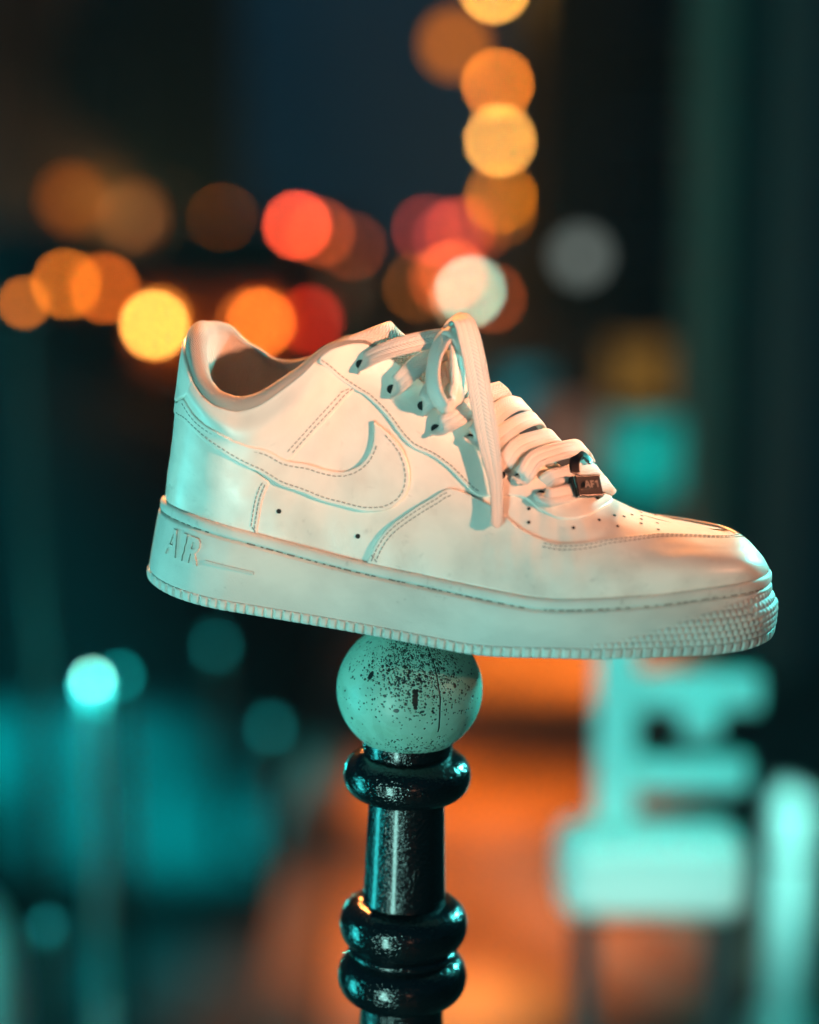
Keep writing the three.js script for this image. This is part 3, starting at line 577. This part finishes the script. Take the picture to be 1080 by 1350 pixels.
const paving = std({ name: 'pavement_stone', color: C(0.3, 0.27, 0.25), map: slabTex, roughness: 0.8 });
const kerbMat = std({ name: 'kerb_stone', color: C(0.05, 0.05, 0.05), map: asphaltTex, roughness: 0.7 });
function sheet(name, x0, x1, z0, z1, y, mat) {
  const g = new THREE.PlaneGeometry(x1 - x0, z1 - z0, 40, 80); g.rotateX(-PI / 2); g.translate((x0 + x1) / 2, y, (z0 + z1) / 2);
  const p = g.attributes.position, u = g.attributes.uv; for (let i = 0; i < p.count; i++) u.setXY(i, p.getX(i), p.getZ(i));
  return tag(mesh(name, g, mat, scene), null, null, null, 'structure');
}
sheet('ground', -120, 120, -220, 20, -0.14, asphalt);
sheet('road', -9, -0.25, -120, 8, -0.13, asphalt);
{
  const g = new THREE.BoxGeometry(6, 0.13, 128, 60, 1, 400); g.translate(2.87, -0.065, -56);
  const p = g.attributes.position, u = g.attributes.uv; for (let i = 0; i < p.count; i++) u.setXY(i, p.getX(i), p.getZ(i));
  tag(mesh('pavement', g, paving, scene), null, null, null, 'structure');
  const k = new RoundedBoxGeometry(0.12, 0.14, 128, 3, 0.02); k.translate(-0.192, -0.066, -56);
  tag(mesh('kerb', k, kerbMat, scene), null, null, null, 'structure');
}
function lamp(name, color, power, pos, radius = 1) { const l = new THREE.PointLight(color, power, 0, 2); l.name = name; l.position.copy(pos); l.castShadow = true; l.shadow.radius = radius; scene.add(l); return l; }
const glow = (r, g, b, k) => std({ name: 'lamp_glow', color: C(0.02, 0.02, 0.02), emissive: C(r, g, b), emissiveIntensity: k, roughness: 0.6 });
const poleMat = std({ name: 'painted_steel', color: C(0.03, 0.035, 0.04), roughness: 0.5 });
const PX = 6; // how large the far lamps are, in pixels
const DISC = (47 / PX) ** 2; // a far lamp spreads over this many times its own area
const bulb = (d, k = 1) => PX * k / 2250 * d;
const cyl = (r0, r1, a, b, n = 12) => { const d = b.clone().sub(a), g = new THREE.CylinderGeometry(r1, r0, d.length(), n); g.applyQuaternion(new THREE.Quaternion().setFromUnitVectors(V(0, 1, 0), d.clone().normalize())); g.translate(...a.clone().add(b).multiplyScalar(0.5).toArray()); return g; };

// street lamps along the street
const STREET = 'street lamps glowing orange along the street';
function streetLamp(px, py, d, col, k, label, power = 0, size = 1) {
  const p = at(px, py, d), r = bulb(d, size), t = thing('street_lamp', label, 'street lamp', [p.x + 1.1, 0, p.z], 0, STREET), h = p.y;
  mesh('pole', merge([cyl(0.09, 0.05, V(0, -0.1, 0), V(0, h + 0.45, 0)), cyl(0.12, 0.12, V(0, -0.1, 0), V(0, 0.6, 0))]), poleMat, t);
  mesh('arm', cyl(0.035, 0.03, V(0, h + 0.42, 0), V(-1.0, h + r + 0.1, 0)), poleMat, t);
  const hd = new THREE.SphereGeometry(r * 1.5, 20, 8, 0, PI * 2, 0, PI / 2); hd.scale(1.2, 0.5, 1.2); hd.translate(-1.1, h + r * 0.9, 0);
  mesh('lamp_head', hd, poleMat, t);
  const b = new THREE.SphereGeometry(r, 20, 14); b.translate(-1.1, h, 0);
  mesh('bulb', b, glow(...col, k * DISC / size ** 2), t);
  if (power) lamp('street_lamp_light', C(...col), power, V(p.x, p.y - r * 1.6, p.z + r * 1.2));
}
streetLamp(652, -16, 26, [1, .44, .07], 1.2, 'nearest street lamp, its orange-yellow glow cut by the top edge', 2);
streetLamp(656, 111, 38, [1, .25, .022], 0.85, 'street lamp with deep orange glow, second from the top', 2);
streetLamp(659, 185, 52, [1, .43, .08], 1.15, 'street lamp with pale yellow-orange glow, third from the top', 3);
streetLamp(661, 260, 80, [1, .27, .008], 0.5, 'street lamp with dim amber glow, fourth from the top', 4);
streetLamp(664, 279, 95, [1, .24, .01], 0.20, 'faintest street lamp, just under the dim amber one');

streetLamp(600, 58, 34, [1, .24, .005], 0.42, 'blurred orange street lamp left of the lamp column top', 0, 3);
streetLamp(293, 290, 30, [1, .22, .008], 0.13, 'faint brown-orange street lamp left of the red signal', 0, 1);
streetLamp(95, 262, 40, [1, .2, .005], 0.17, 'soft dim street lamp at the upper left', 0, 2.6);
streetLamp(175, 285, 44, [1, .2, .005], 0.12, 'softest dim street lamp, right of the upper left one', 0, 3);
// signal posts: red, orange and white lenses
const SIGNAL = 'traffic signals glowing down the street';
function signal(px, py, d, label, lenses) {
  const p = at(px, py, d), r = bulb(d), t = thing('traffic_signal', label, 'traffic light', [p.x, 0, p.z], 0, SIGNAL);
  const lo = Math.min(...lenses.map((l) => l[1])), hi = Math.max(...lenses.map((l) => l[1])), xs = lenses.map((l) => l[0]), m = d / 2250;
  const box = new RoundedBoxGeometry((Math.max(...xs) - Math.min(...xs)) * m + r * 3, (hi - lo) * m + r * 3, 0.2, 3, 0.04);
  box.translate(((Math.max(...xs) + Math.min(...xs)) / 2 - px) * m, p.y - ((lo + hi) / 2 - py) * m, -0.12 - r * 0.2);
  mesh('signal_housing', box, poleMat, t);
  mesh('pole', cyl(0.06, 0.05, V(0, -0.1, -0.15), V(0, p.y, -0.15)), poleMat, t);
  for (const [x, y, c, k] of lenses) { const s = new THREE.SphereGeometry(r, 18, 12); s.scale(1, 1, 0.5); s.translate((x - px) * m, p.y - (y - py) * m, 0); mesh('signal_lens', s, glow(...c, k * DISC), t); }
}
const RED = [1, .085, .03], REDO = [1, .14, .03], DIM = [1, .16, .035], WARM = [1, .26, .03];
signal(392, 297, 12.5, 'brightest red traffic signal, left of the others', [[392, 297, RED, 0.95], [423, 307, REDO, 0.22], [465, 325, DIM, 0.09]]);
signal(563, 303, 24, 'dull red traffic signal with overlapping lenses beside the lamp row', [[563, 303, [1, .10, .06], 0.17], [607, 305, RED, 0.3], [590, 312, [1, .1, .1], 0.16], [628, 303, DIM, 0.1]]);
signal(598, 362, 22, 'traffic signal with pale greenish-white lens above the laces', [[598, 362, REDO, 0.42], [585, 368, REDO, 0.25], [621, 383, [.45, 1, .72], 0.5], [648, 393, DIM, 0.16], [551, 378, WARM, 0.10], [612, 390, [1, .6, .3], 0.2]]);

// cars with their lamps on
const glassMat = std({ name: 'car_glass', color: C(0.01, 0.012, 0.015), roughness: 0.08 }), tyreMat = std({ name: 'tyre', color: C(0.015, 0.015, 0.015), roughness: 0.9 }), rimMat = std({ name: 'rim', color: C(0.4, 0.4, 0.4), metalness: 1, roughness: 0.4 });
function car(label, pos, turn, paint, lamps, d) {
  const t = thing('car', label, 'car', [pos.x, -0.13, pos.z], turn, 'cars waiting down the street');
  const body = new THREE.Shape(); body.moveTo(-2.1, .28); body.lineTo(-2.12, .62); body.quadraticCurveTo(-2.05, .82, -1.2, .88); body.quadraticCurveTo(-.7, 1.35, -.35, 1.42); body.lineTo(.9, 1.42); body.quadraticCurveTo(1.5, 1.3, 1.75, .95); body.quadraticCurveTo(2.1, .9, 2.12, .7); body.lineTo(2.1, .28); body.closePath();
  const bg = new THREE.ExtrudeGeometry(body, { depth: 1.5, bevelEnabled: true, bevelSize: 0.1, bevelThickness: 0.12, bevelSegments: 4, curveSegments: 8 }); bg.translate(0, 0, -0.75); bg.rotateY(-PI / 2);
  mesh('body', bg, std({ color: C(...paint), roughness: 0.25, metalness: 0.2 }), t);
  const ws = new RoundedBoxGeometry(1.35, 0.62, 0.06, 3, 0.02); ws.rotateX(-0.8); ws.translate(0, 1.13, 0.86); mesh('windscreen', ws, glassMat, t);
  for (const [x, z] of [[-.8, 1.35], [.8, 1.35], [-.8, -1.35], [.8, -1.35]]) { const w = mesh('wheel', new THREE.TorusGeometry(0.24, 0.09, 10, 24), tyreMat, t); w.position.set(x, .33, -z); w.rotation.y = PI / 2; const rm = mesh('rim', new THREE.CylinderGeometry(0.2, 0.2, 0.1, 20), rimMat, w); rm.rotation.x = PI / 2; }
  for (const [x, y, z, c, k, s] of lamps) { const g = new THREE.SphereGeometry(bulb(d, s ?? 1), 18, 12); g.scale(1, 1, 0.6); const m = mesh('headlamp', g, glow(...c, k * DISC), t); m.position.set(x, y, z); }
  return t;
}
{
  const d = 15, a = at(205, 428, d), b = at(345, 424, d), c = a.clone().add(b).multiplyScalar(0.5), h = a.y + 0.13, w = (b.x - a.x) / 2;
  car('car facing the camera with two orange-yellow headlamps left of the sneaker', V(c.x + .25, 0, c.z - 2.2), 0, [.35, .12, .03], [[-w - .25, h, 2.26, [1, .42, .07], 1.3, 1.1], [w - .25, h + .02, 2.26, [1, .2, .02], 0.75], [w - .35, h + .03, 2.26, [1, .22, .03], 0.2], [-w - .21, h + .05, 2.26, [1, .3, .03], 0.3]], d);
  lamp('headlamp_light', C(1, .4, .08), .4, a.clone().add(V(0, 0, .35))); lamp('headlamp_light', C(1, .3, .05), .3, b.clone().add(V(0, 0, .35)));
  const e = 19, p = at(90, 374, e), q = at(141, 380, e), r = at(32, 399, e), hc = 0.13;
  const o = at(35, 390, e);
  car('car at the far left with a row of round amber lamps', V(o.x, 0, o.z - 2.2), 0, [.03, .03, .035], [[p.x - o.x, p.y + hc, 2.3, [1, .23, .015], 0.62, .9], [q.x - o.x, q.y + hc, 2.3, [1, .17, .012], 0.5, .95], [q.x - o.x - .04, q.y + hc + .02, 2.3, [1, .2, .02], 0.2]], e);
  const f = 11, u = at(408, 422, f), sc = thing('motor_scooter', 'motor scooter with dull red tail lamp behind the sneaker collar', 'scooter', [u.x, -0.13, u.z]);
  const seat = new RoundedBoxGeometry(0.3, 0.14, 0.7, 4, 0.06); seat.translate(0, u.y + .22, -.45); mesh('seat', seat, tyreMat, sc);
  const tail = new RoundedBoxGeometry(0.26, 0.3, 0.6, 4, 0.08); tail.translate(0, u.y + .08, -.36); mesh('body', tail, std({ color: C(.05, .04, .05), roughness: .3 }), sc);
  for (const z of [-.3, -1.45]) { const w = mesh('wheel', new THREE.TorusGeometry(0.19, 0.07, 10, 24), tyreMat, sc); w.position.set(0, .26, z); w.rotation.y = PI / 2; }
  mesh('handlebar', merge([cyl(.015, .015, V(-.33, u.y + .5, -1.2), V(.33, u.y + .5, -1.2)), cyl(.03, .03, V(0, .3, -1.45), V(0, u.y + .5, -1.2))]), poleMat, sc);
  const tl = new THREE.SphereGeometry(bulb(f, 1.3), 18, 12); tl.scale(1, 1, .6); tl.translate(0, u.y + .13, -.03); mesh('tail_lamp', tl, glow(1, .03, .008, 0.2 * DISC), sc);
}
// low lamps by the kerb
function kerbLamp(px, py, d, rpx, col, k, label, power, group) {
  const p = at(px, py, d), r = rpx / 2250 * d, t = thing('bollard_light', label, 'bollard light', [p.x, -0.13, p.z], 0, group);
  mesh('post', cyl(power > .1 ? 0.012 : 0.016, power > .1 ? 0.01 : 0.014, V(0, 0, 0), V(0, p.y + 0.13 - r * 1.2, 0), 20), std({ color: power > .1 ? C(.5, .6, .6) : C(.02, .03, .03), roughness: 0.35 }), t);
  const b = new THREE.SphereGeometry(r, 20, 14); b.translate(0, p.y + 0.13, 0); mesh('bulb', b, glow(...col, k), t);
  const cap = new THREE.CylinderGeometry(r * 1.1, r * 1.1, r * 0.4, 16); cap.translate(0, p.y + 0.13 + r * 1.05, 0); mesh('cap', cap, poleMat, t);
  if (power) lamp('bollard_light_light', C(.03, 1, .95), power, p.clone().add(V(0, 0, r * 1.6)));
}
const LOW = 'low turquoise lamps on slim posts by the road';
kerbLamp(122, 895, 2.55, 4, [.55, 1, .72], 22, 'slim post lamp with the brightest mint-green glow at lower left', 0.2, LOW);
kerbLamp(158, 890, 2.85, 6, [0, .75, .7], 4, 'slim post lamp half hidden behind the brightest mint one', 0.05, LOW);
kerbLamp(357, 958, 3.3, 9, [0, .6, .6], .55, 'faint slim post lamp between the mint one and the bollard', 0.05, LOW);
kerbLamp(285, 850, 3.6, 9, [0, .5, .5], .3, 'faintest slim post lamp just under the sneaker heel', 0.05, LOW);
kerbLamp(63, 1218, 2.15, 6, [.02, .5, .55], 1.3, 'lowest small lamp near the bottom left corner', 0.03, LOW);

kerbLamp(32, 399, 2.75, 6, [1, .24, .02], 15, 'orange lamp on a tall slim post at the left edge', 0);
// pale round-topped stub at the lower left edge
{
  const p = at(-12, 1168, 1.9), t = thing('stone_stub', 'pale round-topped stub lit turquoise at the bottom left edge', 'bollard', [p.x - 0.07, -0.13, p.z]);
  const H = p.y + 0.13; const prof = [[0.001, H], [0.04, H - 0.006], [0.075, H - 0.03], [0.095, H - 0.07], [0.1, H - 0.12], [0.1, 0.05], [0.11, 0.04], [0.11, 0]];
  mesh('body', new THREE.LatheGeometry(prof.reverse().map(([a, b]) => new THREE.Vector2(a, b)), 48), std({ color: C(.6, .62, .6), roughness: .6 }), t);
  const ring = new THREE.TorusGeometry(0.1, 0.006, 8, 40); ring.rotateX(PI / 2); ring.translate(0, H - 0.2, 0); mesh('band', ring, poleMat, t);
}
// white slatted stand right of the post
{
  const white = std({ name: 'white_enamel', color: C(.78, .8, .78), roughness: .45 }), d = 1.75;
  const P = (x, y) => at(x, y, d), tl = P(790, 830), br = P(1012, 1090), foot = P(900, 1240), z = tl.z;
  const t = thing('slatted_stand', 'white slatted stand with a thick bottom rail right of the bollard', 'stand', [foot.x, 0, z]);
  const put = (name, x0, y0, x1, y1, th, dz = 0) => { const a = P(x0, y0), b = P(x1, y1), g = new RoundedBoxGeometry(b.x - a.x, a.y - b.y, th, 3, Math.min(0.006, th * 0.3)); g.translate((a.x + b.x) / 2 - foot.x, (a.y + b.y) / 2, dz); return mesh(name, g, white, t); };
  put('upright', 788, 820, 842, 1128, 0.03);
  put('slat', 842, 888, 1004, 940, 0.02); put('slat', 842, 1006, 992, 1052, 0.02); put('knob', 900, 925, 950, 975, 0.02, 0.012);
  const a = P(735, 1142), b = P(975, 1142), len = b.x - a.x, rail = new RoundedBoxGeometry(len, 0.088, 0.09, 5, 0.022); rail.translate((a.x + b.x) / 2 - foot.x, a.y, 0.04); mesh('rail', rail, white, t);
  for (const x of [a.x + .03, b.x - .02]) mesh('leg', cyl(0.012, 0.014, V(x - foot.x, 0, 0.04), V(x - foot.x, a.y - 0.03, 0.04)), poleMat, t);
}
{
  const p = at(1040, 1035, 2.5), t = thing('white_post', 'pale rounded post shining turquoise at the right edge', 'post', [p.x, 0, p.z]);
  mesh('pillar', new THREE.LatheGeometry([[0.05, 0], [0.05, 0.02], [0.03, 0.04], [0.03, p.y - 0.05], [0.027, p.y - 0.02], [0.018, p.y - 0.004], [0.001, p.y]].map(([a, b]) => new THREE.Vector2(a, b)), 40), std({ color: C(.75, .78, .76), roughness: .35 }), t);
  const rg = new THREE.TorusGeometry(0.035, 0.005, 8, 32); rg.rotateX(PI / 2); rg.translate(0, p.y - 0.1, 0); mesh('collar', rg, poleMat, t);
}
// buildings
function facade(label, x0, x1, z, h, mat, windows, trim, depth = 6) {
  const t = thing('building', label, 'building', [(x0 + x1) / 2, -0.13, z]), w = x1 - x0;
  const wall = new THREE.BoxGeometry(w, h, depth); wall.translate(0, h / 2, -depth / 2); mesh('wall', wall, mat, t);
  const cor = new THREE.BoxGeometry(w + 0.3, 0.35, depth + 0.3); cor.translate(0, h + 0.178, -depth / 2); mesh('cornice', cor, trim, t);
  for (const [x, y, ww, hh, m] of windows) {
    const f = mesh('window', merge([[0, hh / 2 + .06, ww + .24, .12], [0, -hh / 2 - .06, ww + .24, .12], [ww / 2 + .06, 0, .12, hh], [-ww / 2 - .06, 0, .12, hh]].map(([a, b, c, e]) => { const g = new THREE.BoxGeometry(c, e, 0.12); g.translate(a, b, 0.06); return g; })), trim, t); f.position.set(x, y, 0);
    const pn = mesh('pane', new THREE.BoxGeometry(ww, hh, 0.04), m, f); pn.position.z = 0.02;
  }
  return t;
}
const brickM = std({ name: 'dark_brick', color: C(.15, .13, .12), roughness: .85, map: slabTex }), stoneM = std({ name: 'grey_stone', color: C(.22, .25, .24), roughness: .8, map: slabTex }), trimM = std({ name: 'trim', color: C(.3, .29, .27), roughness: .7 });
const dark = std({ name: 'dark_window', color: C(.01, .012, .015), roughness: .1 }), litT = glow(0, .3, .27, 1), litO = glow(.28, .1, .02, 1), litB = glow(.16, .06, .03, 1), litA = glow(.22, .07, .004, 1);
{
  const w = []; for (let i = 0; i < 6; i++) for (let j = 0; j < 5; j++) w.push([-10 + 4 * i, 2.2 + 3 * j, 1.4, 1.7, (i * 7 + j * 3) % 5 === 0 ? litA : dark]);
  facade('brown brick building closing the street at upper left', -32, -5.2, -48, 22, brickM, w, trimM);
  const D = 24, b0 = at(705, 319, D).x, w2 = []; for (let i = 0; i < 3; i++) for (let j = 0; j < 5; j++) w2.push([-2.9 + 2.9 * i, 2 + 3.1 * j, 1.2, 1.6, dark]);
  facade('grey stone building behind the toe of the sneaker', b0, b0 + 9, -23.4, 18, stoneM, w2, trimM);
}
// near right: shop front with upright boards
{
  const d = 4.6, t = thing('shop_front', 'dark shop front of tall upright panels at the right', 'shop front', [at(960, 600, d).x, 0, at(960, 600, d).z]);
  const x0 = at(900, 600, d).x, o = t.position;
  const panel = (a, b, dz, col, name) => { const A = at(a, 600, d).x, B = at(b, 600, d).x, g = new RoundedBoxGeometry(B - A - 0.004, 3.2, 0.12, 2, 0.01); g.translate((A + B) / 2 - o.x, 1.6, dz); return mesh(name, g, std({ color: C(...col), roughness: .6 }), t); };
  panel(896, 945, 0.0, [.20, .27, .22], 'panel'); panel(945, 1003, -0.1, [.02, .07, .075], 'panel'); panel(1003, 1058, 0.0, [.15, .13, .13], 'panel'); panel(1058, 1130, -0.1, [.02, .05, .09], 'panel'); panel(1130, 1400, 0, [.1, .1, .1], 'panel');
}
{
  const d = 7, p = at(766, 338, d), t = thing('globe_lamp', 'dim grey-white globe lamp on a pole right of the lamp row', 'lamp', [p.x, 0, p.z]);
  const g = new THREE.SphereGeometry(0.065, 24, 16); g.translate(0, p.y, 0); mesh('globe', g, glow(.36, .42, .38, 1), t);
  mesh('pole', cyl(0.03, 0.025, V(0, 0, 0), V(0, p.y - 0.11, 0)), poleMat, t);
}
// lanterns standing on the pavement
function lantern(px, py, d, w, col, label) {
  const p = at(px, py, d), t = thing('lantern', label, 'lantern', [p.x, 0, p.z], 0.3, 'lanterns on the pavement behind the toe'), h = w * 1.35, y0 = p.y - h / 2;
  mesh('pane', new RoundedBoxGeometry(w, h, w, 3, 0.01), glow(...col, 1), t).position.y = p.y;
  for (const [x, z] of [[1, 1], [1, -1], [-1, 1], [-1, -1]]) mesh('frame_bar', cyl(0.01, 0.01, V(x * w / 2, y0, z * w / 2), V(x * w / 2, y0 + h, z * w / 2), 8), poleMat, t);
  const cap = new THREE.ConeGeometry(w * 0.85, w * 0.35, 4); cap.rotateY(PI / 4); cap.translate(0, y0 + h + w * 0.175, 0); mesh('roof', cap, poleMat, t);
  mesh('stand', cyl(0.03, 0.02, V(0, 0, 0), V(0, y0, 0)), poleMat, t);
  lamp('lantern_light', C(...col), 0.25, p.clone().add(V(0, 0, w)));
}
lantern(848, 600, 6, 0.2, [0, .34, .29], 'turquoise glowing lantern behind the toe of the sneaker');
lantern(842, 492, 7, 0.19, [.16, .075, .01], 'dull ochre lantern above the turquoise one');
lantern(688, 522, 7, 0.16, [0, .13, .15], 'dim blue-green lantern just right of the laces');
lantern(742, 575, 6.2, 0.2, [.13, .06, .04], 'dim brown-orange lantern over the lace tag');
// light pools on the ground
spot('pavement_lamp_light', C(1, .18, .004), [0.1, 1, 0.1], 4, 380, 0.1, 7, V(0.05, 0, -2.0), 1);
spot('pavement_lamp_light', C(1, .18, .004), [0.05, 1, 0.1], 4, 330, 0.1, 6.5, V(0.17, 0, -2.75), 1);
spot('pavement_lamp_light', C(1, .21, .015), [-0.25, 1, 0.3], 4, 520, 0.1, 7.5, V(0.36, 0, -3.9), 1);
spot('road_lamp_light', C(0, 1, .92), [-0.2, 0.7, 0.7], 2, 20, 0.1, 7, V(-0.53, 0.25, -1.0), 1);
spot('pavement_lamp_light', C(1, .42, .08), [0.05, 1, 0.1], 4, 200, 0.05, 2.4, V(0.13, 0, -1.72), 1);
spot('road_lamp_light', C(0, 1, .95), [-0.4, 1, -0.2], 4, 130, 0.1, 4.5, V(-0.52, -0.13, -2.1), 1);
spot('shop_lamp_light', C(.02, 1, .88), [0.3, 1, 0.7], 2.5, 14, 0.1, 15, V(0.36, 0.5, -0.9));
spot('shop_lamp_light', C(.9, 1, .82), [0.8, 0.6, 0.9], 2, 15, 0.1, 5.5, V(0.27, 0.48, -0.7), 1);
spot('shop_lamp_light', C(.3, 1, .88), [0.4, 0.6, 1], 2, 34, 0.1, 5, V(0.55, 0.30, -1.62), 1);
spot('road_lamp_light', C(0, 1, .95), [-0.4, 1, -0.2], 4, 700, 0.1, 8, V(-1.0, -0.13, -3.5), 1);
spot('road_lamp_light', C(0, 1, .95), [-0.4, 1, -0.2], 4, 640, 0.1, 6, V(-0.55, -0.13, -2.9), 1);
spot('wall_lamp_light', C(.25, 1, .9), [-0.3, 0.6, 1], 2.6, 0.7, 0.1, 24, V(0.95, 1.7, -3.6));
lamp('street_glow_light', C(1, .42, .14), 60, at(160, 300, 43));
// WORLD-END
// damp night air
scene.fog = new THREE.FogExp2(C(0.32, 0.85, 1), 0.004);
renderer.render(scene, camera);
